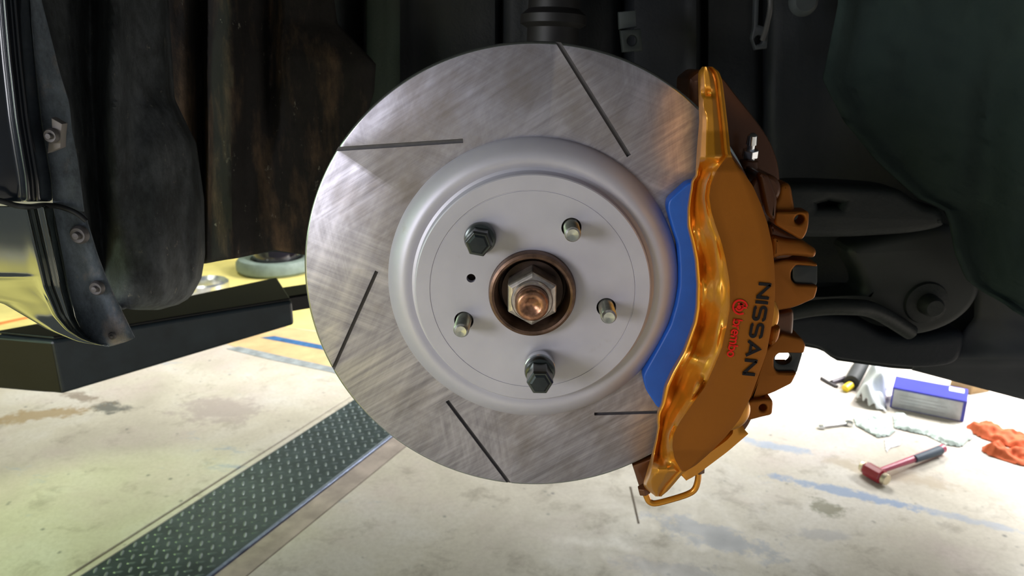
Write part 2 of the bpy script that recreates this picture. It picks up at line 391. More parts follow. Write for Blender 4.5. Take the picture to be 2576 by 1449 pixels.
decal('tan_paint_band', [(560, 862), (700, 820), (1100, 880), (1100, 990), (850, 935), (640, 890)], M['tan'], .0008)
decal('yellow_paint_area', [(700, 820), (500, 745), (430, 600), (1000, 560), (1150, 800), (1100, 870)], M['yellow'], .0006)
decal('blue_paint_line', [(655, 850), (690, 846), (1000, 905), (1000, 930), (830, 884)], M['bluepaint'], .0016)
decal('grey_paint_line', [(570, 878), (600, 872), (1000, 960), (1000, 982), (830, 936), (680, 905)], M['greypaint'], .0016)
decal('yellow_paint_area', [(-500, 1050), (-500, 700), (420, 600), (420, 775), (0, 888)], M['yellow'], .0007)
decal('yellow_paint_area', [(-4.5, -5.0, 0), (-.9, -5.0, 0), (-.9, -.2, 0), (-4.5, .2, 0)], M['yellow'], .0007, False)  # unseen patch, added so the bumper skin reflects yellow
decal('orange_paint_line', [(-200, 835), (0, 811), (100, 790), (100, 795), (0, 818), (-200, 843)], M['orange_line'], .0016)
strip2 = [(1583, 1225), (1588, 1225), (1609, 1317), (1604, 1317)]
decal('crack_line', strip2, M['pit'], .0010)
wl = mk('wall_left', *gbox((-5.2, 1.5, .9), (.12, 13, 4.2)), M['wall'], None, False); tag(wl, kind='structure')
wb = mk('wall_back', *gbox((.5, 8.2, .9), (11.5, .12, 4.2)), M['wall'], None, False); tag(wb, kind='structure')

# ------------------------------------------------------------------ brake disc, hub, nuts
YR = .0249
disc = empty('brake_disc', (0, YR, 0), 'large slotted brake disc with silver hat, in the middle of the picture', 'brake disc')
prof = [(.110, YR-.0005), (.1783, YR), (.1791, YR+.0004), (.1798, YR+.0010), (.1803, YR+.0020), (.1803, YR+.0085), (.1796, YR+.009), (.110, YR+.009)]
ring = mk('friction_ring', *lathe(prof, (0, 0, 0), n=256, closed=True), M['rotor'], disc, angle=50)
def slot(a, b, wid, extend=.004):
    A, B = U(a[0], a[1], YR), U(b[0], b[1], YR); d = (B-A).normalized(); n = Vector((-d.z, 0, d.x)); A = A-d*extend
    Vs = [p+n*s+Vector((0, q, 0)) for q in (-.003, .0024) for p, s in ((A, -wid/2), (A, wid/2), (B, wid/2), (B, -wid/2))]
    g = (Vs, [(0, 1, 2, 3), (7, 6, 5, 4), (0, 4, 5, 1), (1, 5, 6, 2), (2, 6, 7, 3), (3, 7, 4, 0)])
    return g
slots = [((1405, 108), (1582, 392), .0034), ((850, 375), (1165, 354), .0032), ((838, 928), (948, 682), .0028), ((1282, 1217), (1125, 1008), .0032), ((1900, 1029), (1495, 1041), .0027)]
gs = [slot(*s) for s in slots]
for g in gs:
    bm = bmesh.new(); bv = [bm.verts.new(v) for v in g[0]]; [bm.faces.new([bv[i] for i in f]) for f in g[1]]
    bmesh.ops.recalc_face_normals(bm, faces=bm.faces); bm.verts.ensure_lookup_table(); bm.verts.index_update()
    g2 = ([v.co.copy() for v in bm.verts], [tuple(v.index for v in f.verts) for f in bm.faces]); bm.free(); carve(ring, [g2])
ring.data.materials.append(M['groove']); ring.data.materials.append(M['chamfer'])  # slot faces: dark coating, with the shade inside the slots painted in
for p in ring.data.polygons:
    if p.center.y < YR+.0024 and math.hypot(p.center.x, p.center.z) > .1784: p.material_index = 2
for p in ring.data.polygons:
    if p.center.y > YR+.0002 and p.center.y < YR+.0028 and .112 < math.hypot(p.center.x, p.center.z) < .1775: p.material_index = 1
# inner friction ring and cooling vanes between the two
vr = [lathe([(.110, YR+.022), (.1796, YR+.022), (.1803, YR+.0225), (.1803, YR+.0305), (.1796, YR+.031), (.110, YR+.031)], (0, 0, 0), n=160, closed=True)]
mk('rear_friction_ring', *join(vr), M['rotor'], disc, angle=30)
vn = []
for i in range(48):
    a = 2*math.pi*i/48; Mx = Matrix.Rotation(-a-.35, 3, 'Y'); rr = .146
    vn.append(gbox((rr*math.cos(a), YR+.0155, rr*math.sin(a)), (.062, .0135, .004), Mx))
v_ = mk('cooling_vanes', *join(vn), M['rotor'], disc, False); v_['kind'] = 'stuff'
hp = [(.0325, .006), (.0325, .0004), (.033, 0), (.0766, 0), (.0768, .0005), (.0774, .0005), (.0776, 0), (.0879, 0), (.0888, .0006), (.0892, .0020), (.0893, .0075),
      (.0903, .0097), (.0925, .0105), (.0950, .0098), (.0975, .0092), (.1010, .0098), (.1050, .0120), (.1090, .0155), (.1118, .0190), (.1130, .0215), (.1131, YR+.002),
      (.108, YR+.004), (.100, .018), (.085, .010), (.075, .006)]
hat = mk('disc_hat', *lathe(hp, (0, 0, 0), n=192, closed=True), M['hat'], disc, angle=28)
A0_ = R(60.31)
SP = [Vector((.05715*math.cos(A0_-k*2*math.pi/5), 0, .05715*math.sin(A0_-k*2*math.pi/5))) for k in range(5)]
cuts = [gcyl(p+Vector((0, -.01, 0)), p+Vector((0, .03, 0)), .0074, n=32) for p in SP]
sh = U(1185, 700, 0)
cuts.append(gcyl(sh+Vector((0, -.01, 0)), sh+Vector((0, .03, 0)), .0034, n=24))
for g in cuts: carve(hat, [g])
for i in (3,):
    pass
hub = empty('wheel_hub', (0, .02, 0), 'brown steel wheel hub with axle nut and five threaded studs', 'wheel hub')
mk('pilot_ring', *lathe([(.0322, .012), (.0326, -.006), (.0318, -.0088), (.0300, -.0096), (.0284, -.0090), (.0272, -.0060), (.0262, .004), (.0255, .012)], (0, 0, 0), n=96, closed=True), M['rust'], hub)
mk('hub_flange', *lathe([(0.0, .014), (.0262, .013), (.0262, .011), (.032, .011), (.072, .0105), (.072, .018), (.03, .022), (.03, .12), (0, .12)], (0, 0, 0), n=72), M['bore'], hub)
mk('washer', *lathe([(.0, .004), (.0232, .004), (.0236, .005), (.0236, .013), (0, .013)], (0, 0, 0), n=64), M['bore'], hub)
nt = lathe([(.0118, -.0185), (.0170, -.0188), (.0203, -.0170), (.0207, -.015), (.0207, .004), (.0118, .004)], (0, 0, 0), n=6, closed=True, phase=R(30))
mk('axle_nut', nt[0], nt[1], M['nut'], hub, False, .0008)
mk('nut_collar', *lathe([(.0122, -.0188), (.0150, -.0188), (.0152, -.022), (.0142, -.0235), (.0124, -.0235)], (0, 0, 0), n=48, closed=True), M['nut'], hub)
def thread(r, y0, y1, pitch, tip, c=(0, 0, 0), n=28):
    P = [(0, y0)]; y = y0; P.append((r, y0))
    while y > y1:
        P += [(r, y), (r*.90, y-pitch*.5)]; y -= pitch
    P += [(r*.88, y1), (r*.86, y1-tip*.3), (r*.70, y1-tip), (0, y1-tip*.8)]
    return lathe(P, c, n=n)
mk('axle_shaft', *lathe([(0, .0), (.0122, 0), (.0122, -.0225), (.0113, -.0235), (.0122, -.0247), (.0122, -.0300), (.0113, -.0335), (.0095, -.0350), (.0060, -.0345), (.0045, -.0320), (0, -.0315)], (0, 0, 0), n=48), M['copper'], hub, angle=60)
for k, p in enumerate(SP):
    mk('wheel_stud', *thread(.0059, .012, -.021, .0014, .003, p, 28), M['stud'], hub, angle=60)
LG = 'lug nuts on the studs'
def lugnut(p, base, length, label, ph, s=1.0, spacer=False):
    t = empty('lug_nut', (p.x, base, p.z), label, 'nut', LG)
    rb = .0118*s
    if spacer:
        mk('spacer_washer', *lathe([(.0062, 0), (rb*.98, 0), (rb*1.02, -.001), (rb*1.0, -.0085), (rb*.9, -.0095), (.0062, -.0095)], (p.x, base+.0095, p.z), n=48, closed=True), M['chrome'], t)
    mk('conical_seat', *lathe([(.0062, 0), (rb*.75, 0), (rb, -.002), (rb, -.0055), (rb*.93, -.0075), (.0085, -.0085), (.0062, -.0085)], (p.x, base, p.z), n=48, closed=True), M['lug'], t)
    hx = lathe([(.0086, -.006), (.0100*s, -.0065), (.0100*s, -length+.002), (.0090*s, -length), (.004, -length-.0001), (.0001, -length-.0001)], (p.x, base, p.z), n=6, phase=ph)
    mk('hex_body', hx[0], hx[1], M['lug'], t, False, .0004)
    mk('end_cap', *lathe([(.0001, -length-.0016), (.006*s, -length-.0014), (.0075*s, -length-.0004), (.0075*s, -length+.001), (.0001, -length+.001)], (p.x, base, p.z), n=6, phase=ph), M['lugend'], t, False)
P5 = sorted(SP, key=lambda v: v.z)
bot = P5[0]; tl = [p for p in SP if p.x < 0 and p.z > 0][0]
lugnut(tl, -.0005, .023, 'dark closed lug nut at upper left of the hub, screwed fully home', R(10))
lugnut(bot, -.013, .027, 'dark closed lug nut below the axle, standing proud on a silver spacer', R(0), .98, True)

# ------------------------------------------------------------------ brake caliper
cal = empty('brake_caliper', tuple(U(1850, 720, 0)), 'big gold-orange six-piston brake caliper with black and red lettering, right of the disc', 'brake caliper')
XI = [(168, 1768), (178, 1757), (195, 1756), (244, 1757), (306, 1759), (377, 1753), (447, 1749), (452, 1739), (480, 1736), (487, 1734), (526, 1728), (571, 1728), (609, 1738), (654, 1747), (716, 1751), (775, 1749), (812, 1743), (853, 1728),
      (886, 1716), (936, 1687), (973, 1670), (1019, 1662), (1040, 1652), (1064, 1652), (1072, 1654), (1106, 1649), (1155, 1637), (1197, 1625), (1222, 1617), (1238, 1633), (1247, 1650)]
XO = [(168, 1790), (178, 1808), (203, 1817), (265, 1825), (327, 1832), (368, 1836), (391, 1839), (426, 1865), (468, 1894), (513, 1914), (563, 1931), (617, 1943), (667, 1948), (720, 1950), (741, 1950), (783, 1947), (832, 1939),
      (886, 1929), (940, 1910), (998, 1889), (1056, 1860), (1102, 1823), (1143, 1782), (1172, 1749), (1187, 1721), (1209, 1703), (1242, 1674), (1247, 1662)]
XR = [(391, 1834), (401, 1823), (430, 1802), (464, 1788), (497, 1784), (534, 1790), (567, 1800), (609, 1815), (650, 1825), (700, 1834), (721, 1836), (775, 1836), (816, 1829), (878, 1815), (919, 1798), (973, 1774), (1019, 1740), (1060, 1711), (1093, 1694), (1122, 1691), (1155, 1697), (1180, 1712), (1187, 1716)]
def sm_lerp(T, y):      # softened interpolation
    return (lerp(T, y-6)+2*lerp(T, y)+lerp(T, y+6))/4
YL = -.040
def yridge(y): return lerp([(160, -.012), (260, -.020), (330, -.026), (391, -.036), (430, YL), (1130, YL), (1187, -.034), (1249, -.016)], y)
BUMPS = [(1766, 588, 17, 38, .009, 1), (1800, 650, 13, 46, .006, 1), (1766, 668, 14, 30, -.004, 1), (1788, 735, 24, 38, .013, 1.4), (1763, 818, 20, 32, -.006, 1), (1803, 838, 13, 40, .005, 1), (1742, 902, 28, 24, .012, 1.2),
         (1702, 965, 13, 34, -.006, 1), (1754, 985, 18, 34, .012, 2), (1684, 1085, 17, 26, .0045, 2), (1776, 262, 12, 22, .0055, 1.5), (1778, 234, 15, 8, -.0055, 1), (1650, 1206, 14, 14, .0055, 1.5), (1776, 480, 20, 62, .005, 2)]
rows = []
ys = []
y = 168.0
while y <= 1249: ys.append(y); y += 5.0 if 200 < y < 1230 else 3.0
NI, NL, NW = 34, 10, 6
for y in ys:
    xi = sm_lerp(XI, y); xo = sm_lerp(XO, y)
    if 395 < y < 1184: xr = min(sm_lerp(XR, y), xo-3)
    else: xr = xo-max(3, min(8, (xo-xi)*.12))
    if xr < xi+4: xr = xi+4
    yr = yridge(y); ye = lerp([(160, .006), (1060, .006), (1249, .010)], y)
    row = []
    p0 = U(xi, y, ye)
    row.append(Vector((p0.x+.004, ye+.010, p0.z))); row.append(Vector((p0.x+.0008, ye+.004, p0.z)))
    lip = yr+.004 if 430 < y < 1150 else yr+.0015
    lens = smooth(395, 430, y)*(1-smooth(1140, 1184, y)); cw = min(7, (xr-xi)*.3)
    for j in range(NI):
        if j == NI-1: row.append(U(xr, y, yr)); continue
        s = j/(NI-2); s = s if s > .2 else s*s*2.5+s*.5; x = xi+(xr-cw-xi)*s
        A = lerp([(0, ye), (.015, ye-.010), (.045, -.0135), (.13, -.0150), (.19, -.0125), (.34, -.0085), (.55, -.0140), (.80, yr+.010), (1, yr+.0028)], s)
        B = lerp([(0, ye), (.03, ye-.010), (.12, yr+.004), (.35, yr-.003), (.65, yr-.004), (.88, yr-.001), (1, yr+.0018)], s)
        base = A*lens+B*(1-lens); d = 0
        for bx, by, rx, ry, am, pw in BUMPS:
            q = ((x-bx)/rx)**2+((y-by)/ry)**2
            if q < 8: d -= am*math.exp(-q**pw*.9)
        edge = smooth(.14, .26, s)*(1-smooth(.90, 1, s)) if lens > .5 else smooth(.05, .2, s)*(1-smooth(.90, 1, s))
        row.append(U(x, y, max(base+d*edge, yr-.004)))
    for j in range(NL):
        s = j/(NL-1); x = xr+(xo-xr)*s
        yy = yr - .0009*math.exp(-(s*(xo-xr)/4)**2)
        row.append(U(x, y, yy+ (.0012*smooth(.93, 1, s) if xo-xr > 20 else 0)))
    pe = row[-1]
    fall = .030 if 395 < y < 1184 else .022
    for j in range(1, NW+1):
        s = j/NW; row.append(Vector((pe.x+.0012*math.sin(s*math.pi*.5), pe.y+.0015+fall*s, pe.z)))
    rows.append(row)
nc = len(rows[0]); V = [v for r in rows for v in r]; Fc = grid_faces(len(rows), nc)
MI = []
for i in range(len(rows)-1):
    for j in range(nc-1):
        MI.append(1 if (2+NI) <= j < 2+NI+NL-1 and 395 < ys[i] < 1184 else 0)
# back cover closes the casting
n0 = len(V); back = []
for r_ in rows:
    a, b = r_[0], r_[-1]; V.append(Vector((a.x, .016, a.z))); V.append(Vector((b.x, max(b.y, .016), b.z)))
for i in range(len(rows)-1):
    a, b = n0+2*i, n0+2*i+2
    for f in ((a, a+1, b+1, b), (i*nc, a, b, (i+1)*nc), (i*nc+nc-1, (i+1)*nc+nc-1, b+1, a+1)): Fc.append(f); MI.append(0)
for i in (0, len(rows)-1):
    Fc.append(tuple([i*nc+j for j in range(nc)]+[n0+2*i+1, n0+2*i])); MI.append(0)
me = bpy.data.meshes.new('outer_casting'); me.from_pydata([tuple(v) for v in V], [], Fc); me.update()
for p, k in zip(me.polygons, MI): p.material_index = k
bm = bmesh.new(); bm.from_mesh(me); bmesh.ops.recalc_face_normals(bm, faces=bm.faces); bm.to_mesh(me); bm.free()
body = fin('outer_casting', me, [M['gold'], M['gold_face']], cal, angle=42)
for p, k in zip(me.polygons, MI): p.material_index = k

# inboard half, bridges and lugs
plate('inner_casting', [(1742, 190), (1765, 172), (1815, 186), (1850, 235), (1895, 290), (1935, 345), (1958, 400), (1966, 450), (1958, 560), (1950, 700), (1942, 830), (1928, 930), (1908, 1010), (1893, 1062), (1866, 1100), (1826, 1142), (1785, 1168),
                        (1716, 1200), (1660, 1236), (1612, 1240), (1591, 1172), (1650, 1120), (1720, 1000), (1770, 850), (1780, 650), (1760, 450), (1735, 300), (1730, 200)], .063, .055, M['gold_shaded'], cal, .004, rnd=.01)
def sector(name, r0, r1, a0, a1, Y, th, mat, bev=.002, n=40):
    P = [(r1*math.cos(R(a0+(a1-a0)*i/n)), r1*math.sin(R(a0+(a1-a0)*i/n))) for i in range(n+1)]+[(r0*math.cos(R(a1+(a0-a1)*i/n)), r0*math.sin(R(a1+(a0-a1)*i/n))) for i in range(n+1)]
    return plate(name, P, Y, th, mat, cal, bev, px=False)
sector('rim_bridge', .1835, .193, 22, -52, .030, .034, M['gold_shaded'])
# bridge over the disc rim: arc shell between the two halves, made of four webs with gaps
def web(pts, Y, th, bev=.003, mat=None, holes=(), rnd=.004): return plate('bridge_web', pts, Y, th, mat or M['gold_shaded'], cal, bev, holes, rnd=rnd, res=3)
plate('casting_web', [(1812, 296), (1826, 300), (1838, 380), (1874, 432), (1904, 492), (1880, 505), (1836, 430), (1815, 380)], .004, .016, M['gold_shaded'], cal, .001)
web([(1905, 430), (1935, 440), (1958, 500), (1952, 560), (1930, 545)], .004, .06, .003)
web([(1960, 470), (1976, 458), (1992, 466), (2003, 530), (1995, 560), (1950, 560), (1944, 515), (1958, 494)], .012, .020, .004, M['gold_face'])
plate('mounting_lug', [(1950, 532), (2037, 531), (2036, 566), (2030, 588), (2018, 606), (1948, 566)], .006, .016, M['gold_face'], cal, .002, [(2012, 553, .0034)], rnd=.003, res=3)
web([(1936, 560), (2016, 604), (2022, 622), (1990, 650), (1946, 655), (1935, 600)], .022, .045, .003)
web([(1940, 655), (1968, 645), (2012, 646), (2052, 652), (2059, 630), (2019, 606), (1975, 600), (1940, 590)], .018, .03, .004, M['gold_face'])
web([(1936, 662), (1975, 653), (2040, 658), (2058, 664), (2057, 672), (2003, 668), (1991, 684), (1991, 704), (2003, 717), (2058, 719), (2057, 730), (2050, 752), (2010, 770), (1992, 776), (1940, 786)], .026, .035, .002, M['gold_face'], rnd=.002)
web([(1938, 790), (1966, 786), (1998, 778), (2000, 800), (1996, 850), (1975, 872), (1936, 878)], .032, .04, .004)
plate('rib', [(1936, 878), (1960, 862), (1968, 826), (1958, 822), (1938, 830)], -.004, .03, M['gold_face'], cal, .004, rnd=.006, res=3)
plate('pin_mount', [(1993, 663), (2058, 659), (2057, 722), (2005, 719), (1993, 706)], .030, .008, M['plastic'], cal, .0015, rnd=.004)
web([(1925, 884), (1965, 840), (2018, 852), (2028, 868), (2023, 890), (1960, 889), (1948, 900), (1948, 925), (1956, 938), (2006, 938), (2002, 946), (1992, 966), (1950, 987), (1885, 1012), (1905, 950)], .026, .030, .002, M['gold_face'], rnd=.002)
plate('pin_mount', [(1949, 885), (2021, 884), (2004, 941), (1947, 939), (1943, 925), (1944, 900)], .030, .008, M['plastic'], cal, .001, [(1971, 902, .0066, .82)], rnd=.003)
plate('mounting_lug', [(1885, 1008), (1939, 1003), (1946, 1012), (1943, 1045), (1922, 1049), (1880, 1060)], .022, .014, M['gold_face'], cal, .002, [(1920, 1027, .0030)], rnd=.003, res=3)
mk('piston_boss', *gcyl(U(1835, 1040, -.012), U(1835, 1040, -.012)+Vector((0, .030, 0)), .0175, n=48), M['gold'], cal, bevel=.007, seg=4)
mk('bore_plug', *gcyl(U(1890, 800, .0), U(1890, 800, .0)+Vector((0, .018, 0)), .0215, n=48), M['gold'], cal, bevel=.003, seg=3)
mk('boss', *gcyl(U(1925, 480, .01), U(1925, 480, .01)+Vector((0, .05, 0)), .012, n=40), M['gold_shaded'], cal, bevel=.003)
plate('lower_bridge', [(1700, 1195), (1735, 1176), (1812, 1118), (1850, 1085), (1874, 1064), (1872, 1098), (1850, 1124), (1800, 1160), (1770, 1180), (1715, 1207)], .004, .06, M['gold'], cal, .009, rnd=.004, res=4)
plate('pad_guide', [(1591, 1172), (1648, 1150), (1645, 1228), (1612, 1238)], .030, .03, M['gold_shaded'], cal, .002)
# crossover pipe with its two unions
PY = .012
pipe = [U(1757, 1178, PY), U(1756, 1205, PY), U(1748, 1230, PY), U(1730, 1243, PY), U(1690, 1256, PY), U(1650, 1266, PY), U(1634, 1262, PY), U(1627, 1250, PY), U(1620, 1230, PY)]
mk('crossover_pipe', *gtube(pipe, .0026, 16, 6), M['gold'], cal)
for a, b in (((1758, 1172), (1757, 1187)), ((1618, 1224), (1622, 1240))):
    hx = gcyl(U(*a, PY), U(*b, PY), .0052, n=6); mk('pipe_union', hx[0], hx[1], M['gold_shaded'], cal, False, .0006)
# bleed screw
bs = U(1885, 402, .045); bt = U(1894, 336, .040); dd = (bt-bs).normalized()
L = (bt-bs).length
mk('bleed_boss', *gcyl(U(1881, 425, .045), bs, .0085, .0068, n=32), M['gold_shaded'], cal, bevel=.001)
sc = mk('bleed_screw', *gcyl(bs, bs+dd*L*.14, .0042, n=24), M['chrome'], cal)
hx = gcyl(bs+dd*L*.10, bs+dd*L*.40, .0062, n=6); mk('bleed_hex', hx[0], hx[1], M['chrome'], sc, False, .0006)
mk('bleed_nipple', *join([gcyl(bs+dd*L*.40, bs+dd*L*.62, .0030, n=20), gcyl(bs+dd*L*.60, bs+dd*L*.93, .0041, .0036, n=20), gcyl(bs+dd*L*.93, bs+dd*L, .0036, .0018, n=20)]), M['chrome'], sc)
for o in (bpy.data.objects[n] for n in ('bleed_hex', 'bleed_nipple')):
    o.matrix_parent_inverse = Matrix.Identity(4)

# lettering on the name plate (strokes in local u,v units; u runs down the caliper, v up = towards the right)
def strokes(name, S, w, o, ux, vx, mat, parent, Y=YL-.0012, curve=0):
    V, Fc = [], []
    for st in S:
        st = [Vector(p) for p in st]; closed = (st[0]-st[-1]).length < 1e-6
        P = st[:-1] if closed else st; n = len(P); Lf, Rt = [], []
        for i in range(n):
            a = P[i-1] if (closed or i > 0) else None; b = P[i]; c = P[(i+1) % n] if (closed or i < n-1) else None
            d1 = (b-a).normalized() if a is not None else None; d2 = (c-b).normalized() if c is not None else None
            d = ((d1 or d2)+(d2 or d1)).normalized(); m = Vector((-d.y, d.x)); k = w/2
            if d1 and d2: k = k/max(.5, m.dot(Vector((-d1.y, d1.x))))
            Lf.append(b+m*k); Rt.append(b-m*k)
        n0 = len(V)
        for q in Lf+Rt:
            px = o[0]+ux[0]*q.x+vx[0]*q.y+curve*((q.x-3)**2)*-1; py = o[1]+ux[1]*q.x+vx[1]*q.y
            V.append(U(px, py, Y))
        for i in range(n if closed else n-1):
            j = (i+1) % n; Fc.append((n0+i, n0+j, n0+n+j, n0+n+i))
    n1 = len(V); V2 = [v+Vector((0, .0005, 0)) for v in V]
    Fc2 = [tuple(reversed([k+n1 for k in f])) for f in Fc]
    me = bpy.data.meshes.new(name); me.from_pydata([tuple(v) for v in V+V2], [], Fc+Fc2); me.update()
    ob = fin(name, me, mat, parent, False)
    return ob
def arc(cx, cy, rx, ry, a0, a1, n=14): return [(cx+rx*math.cos(R(a0+(a1-a0)*i/n)), cy+ry*math.sin(R(a0+(a1-a0)*i/n))) for i in range(n+1)]
def gN(x, w): return [[(x, 0), (x, 1)], [(x+.03, .93), (x+w-.03, .07)], [(x+w, 0), (x+w, 1)]]
def gS(x, w):
    return [[(x+w, .78), (x+w, .84)]+arc(x+w-.16, .80, .16, .15, 15, 90, 4)[1:]+arc(x+.18, .74, .18, .21, 90, 270, 8)+arc(x+w-.18, .265, .18, .21, 90, -90, 8)[0:]+arc(x+.16, .20, .16, .15, 270, 195, 4)]
def gA(x, w): return [[(x, 0), (x+w/2, .97), (x+w, 0)], [(x+w*.22, .28), (x+w*.78, .28)]]
S = []; x = 0
for ch, wd in (('N', .95), ('I', 0), ('S', .88), ('S', .88), ('A', 1.02), ('N', .95)):
    if ch == 'N': S += gN(x, wd)
    elif ch == 'I': S += [[(x, 0), (x, 1)]]
    elif ch == 'S': S += gS(x, wd)
    else: S += gA(x, wd)
    x += wd+.34
LW = x-.34
# from (1921,714) down to (1884,940); letter height about 35 px
a, b = Vector((1909, 714)), Vector((1868, 940)); ux = (b-a)/LW; vx = Vector((31.5, 3.0))
strokes('black_lettering', S, .21, a, ux, vx, M['black'], cal)
S = []
for kind, x in (('b', 0), ('r', 1.0), ('e', 1.62), ('m', 2.62), ('b', 4.08), ('o', 5.08)):
    if kind == 'b': S += [[(x, 0), (x, 1.45)], arc(x+.38, .5, .38, .45, 0, 360, 18)]
    elif kind == 'r': S += [[(x, 0), (x, 1)], arc(x+.36, .55, .36, .42, 180, 70, 7)]
    elif kind == 'e': S += [arc(x+.38, .5, .38, .45, 0, 310, 16)[::1], [(x, .5), (x+.76, .5)]]
    elif kind == 'm': S += [[(x, 0), (x, 1)], [(x, .6)]+arc(x+.28, .65, .28, .32, 180, 0, 8)[1:]+[(x+.56, 0)], [(x+.56, .6)]+arc(x+.84, .65, .28, .32, 180, 0, 8)[1:]+[(x+1.12, 0)]]
    else: S += [arc(x+.38, .5, .38, .45, 0, 360, 18)]
a, b = Vector((1846, 804)), Vector((1829, 896)); ux = (b-a)/5.85; vx = Vector((15.5, 2.0))
strokes('red_lettering', S, .21, a, ux, vx, M['red'], cal)
# round red emblem: broken ring with nested strokes
S = [arc(0, 0, 1, 1, 100, 395, 26), arc(0, -.12, .5, .52, -70, 205, 16), [(.02, .95), (.02, .42), (-.5, .30)], [(-.45, -.1), (-.45, .55)], arc(0, -.15, .16, .18, 0, 360, 12)]
strokes('red_emblem', S, .24, (1862, 773), Vector((-1.5, 17.5)), Vector((17.5, 1.5)), M['red'], cal)

# pads
pad = plate('brake_pad', [(1780, 450), (1732, 460), (1682, 505), (1680, 528), (1693, 575), (1707, 617), (1711, 671), (1711, 720), (1703, 766), (1687, 820), (1658, 874), (1625, 932), (1618, 948), (1625, 982), (1654, 1026), (1700, 1040), (1790, 860), (1800, 650)], .0095, .0148, M['blue'], None, .0015, rnd=.003, res=3)
tag(pad, 'bright blue brake pad between the silver disc hat and the gold caliper', 'brake pad')


# ------------------------------------------------------------------ left body panels
def loft(name, rows_, mat, parent, solid=.002, angle=60, subsurf=0):
    nc_ = len(rows_[0]); return mk(name, [v for r in rows_ for v in r], grid_faces(len(rows_), nc_), mat, parent, True, 0, 2, subsurf, solid, angle)
FLu = [(-220, 55), (0, 75), (60, 80), (150, 88), (230, 97), (300, 105), (380, 118), (450, 130), (512, 134)]
FRu = [(-220, 60), (0, 103), (80, 125), (180, 150), (260, 174), (330, 181), (400, 195), (470, 205), (545, 215)]
fend = empty('fender', tuple(U(100, 300, .05)), 'glossy black fender edge with dirty grey inner flange at the upper left', 'car panel')
rows_ = []
for k in range(40):
    y = -220+k*(738/39); a = lerp(FLu, y); b = lerp(FRu, y)
    rows_.append([U(a+(b-a)*s, y+s*14*smooth(430, 518, y), .052+.006*s) for s in (0, .33, .66, 1)])
loft('inner_flange', rows_, M['flange'], fend)
rows_ = []
for k in range(40):
    y = -220+k*(728/39); a = lerp(FLu, y); sec = []
    for dx, Y in ((-620, -.075), (-320, -.050), (-190, -.030), (-120, -.012), (-88, .004), (-74, .012), (-66, .008), (-58, .016), (-48, .024), (-38, .018), (-30, .026), (-16, .040), (0, .0545)):
        sec.append(U(a+dx, y, .050-(.050-Y)*(.35 if dx < -70 else .8)))
    rows_.append(sec)
loft('outer_skin', rows_, M['paint'], fend, .0015, 180, 1)
# bracket and bolt
plate('clip_bracket', [(128, 296), (156, 312), (153, 340), (152, 372), (118, 386), (121, 360), (130, 330)], .040, .008, simple('grey_bracket', (.22, .20, .19), .6), fend, .001)
def bolt(px, py, Y, r, mat, par, d=Vector((0, -1, 0)), cone=.5, lab=None):
    c = U(px, py, Y); V1 = lathe([(0, -.6*r), (.35*r, -.55*r), (.45*r, -.1*r), (.8*r, -.15*r), (r, .15*r), (r*1.02, .5*r), (0, .5*r)], c, (0, 1, 0), n=32)
    o = mk('bolt', V1[0], V1[1], mat, par); 
    return o
dk = simple('dull_bolt', (.14, .13, .13), .6, .3, .3, 90, .3)
bolt(126, 342, .036, .0058, dk, fend)
bmp = empty('bumper', tuple(U(150, 700, .05)), 'glossy black bumper corner reflecting yellow, with bolted grey flange, at lower left', 'car panel')
FLl = [(518, 134), (600, 150), (650, 160), (730, 175), (800, 192), (830, 206), (852, 224), (866, 250), (870, 268)]
FRl = [(518, 190), (545, 216), (640, 245), (700, 268), (750, 290), (800, 315), (850, 339), (858, 318), (866, 290), (870, 272)]
rows_ = []
for k in range(120):
    y = 518+k*(352/119); a = lerp(FLl, y); b = max(a+2, lerp(FRl, y))
    rows_.append([U(a+(b-a)*s, y, .050+.006*s+.002*smooth(60, 0, y-518)) for s in (0, .25, .5, .75, 1)])
loft('inner_flange', rows_, M['flange'], bmp)
LB = [(-400, 1200), (0, 760), (60, 795), (120, 830), (200, 862), (262, 869)]
def leftb(y): return lerp([(518, -700), (690, -700), (760, 0), (795, 60), (830, 120), (862, 200), (869, 258)], y)
rows_ = []
for k in range(60):
    y = 518+k*(351/59); a = lerp(FLl, y); lb = leftb(y); sec = []
    edge = a-lerp([(518, 75), (600, 72), (720, 66), (790, 52), (830, 36), (860, 14), (870, 4)], y)
    lb = min(lb, edge-3)
    for s, Y in ((0, -.075), (.35, -.045), (.6, -.02), (.8, -.002), (.93, .010), (1, .018)):
        yy = lerp([(0, -.075), (.35, -.045), (.6, -.02), (.8, -.002), (.93, .010), (1, .018)], s)
        if y > 700: yy = .018-(.018-yy)*(edge-lb)/max(edge+700, 1)
        sec.append(U(lb+(edge-lb)*s, y, .022-(.018-yy)*.35))
    wd = a-edge
    for s, Y in ((.06, .0205), (.14, .024), (.25, .032), (.5, .040), (.62, .038), (.80, .046), (1, .0525)):
        sec.append(U(edge+wd*s, y, Y))
    rows_.append(sec)
loft('outer_skin', rows_, M['bumper'], bmp, .0015, 180, 1)
seam = [U(-60, 498, .004), U(0, 505, .010), U(40, 517, .018), U(75, 520, .024), U(110, 516, .045), U(150, 520, .048), U(190, 535, .050), U(217, 556, .052)]
mk('edge_seal', *gtube(seam, .0022, 10, 6), M['rubber'], bmp)
for (px, py, r) in ((196, 592, .0075), (241, 726, .0062), (281, 846, .0034)): bolt(px, py, .048, r, dk, bmp)

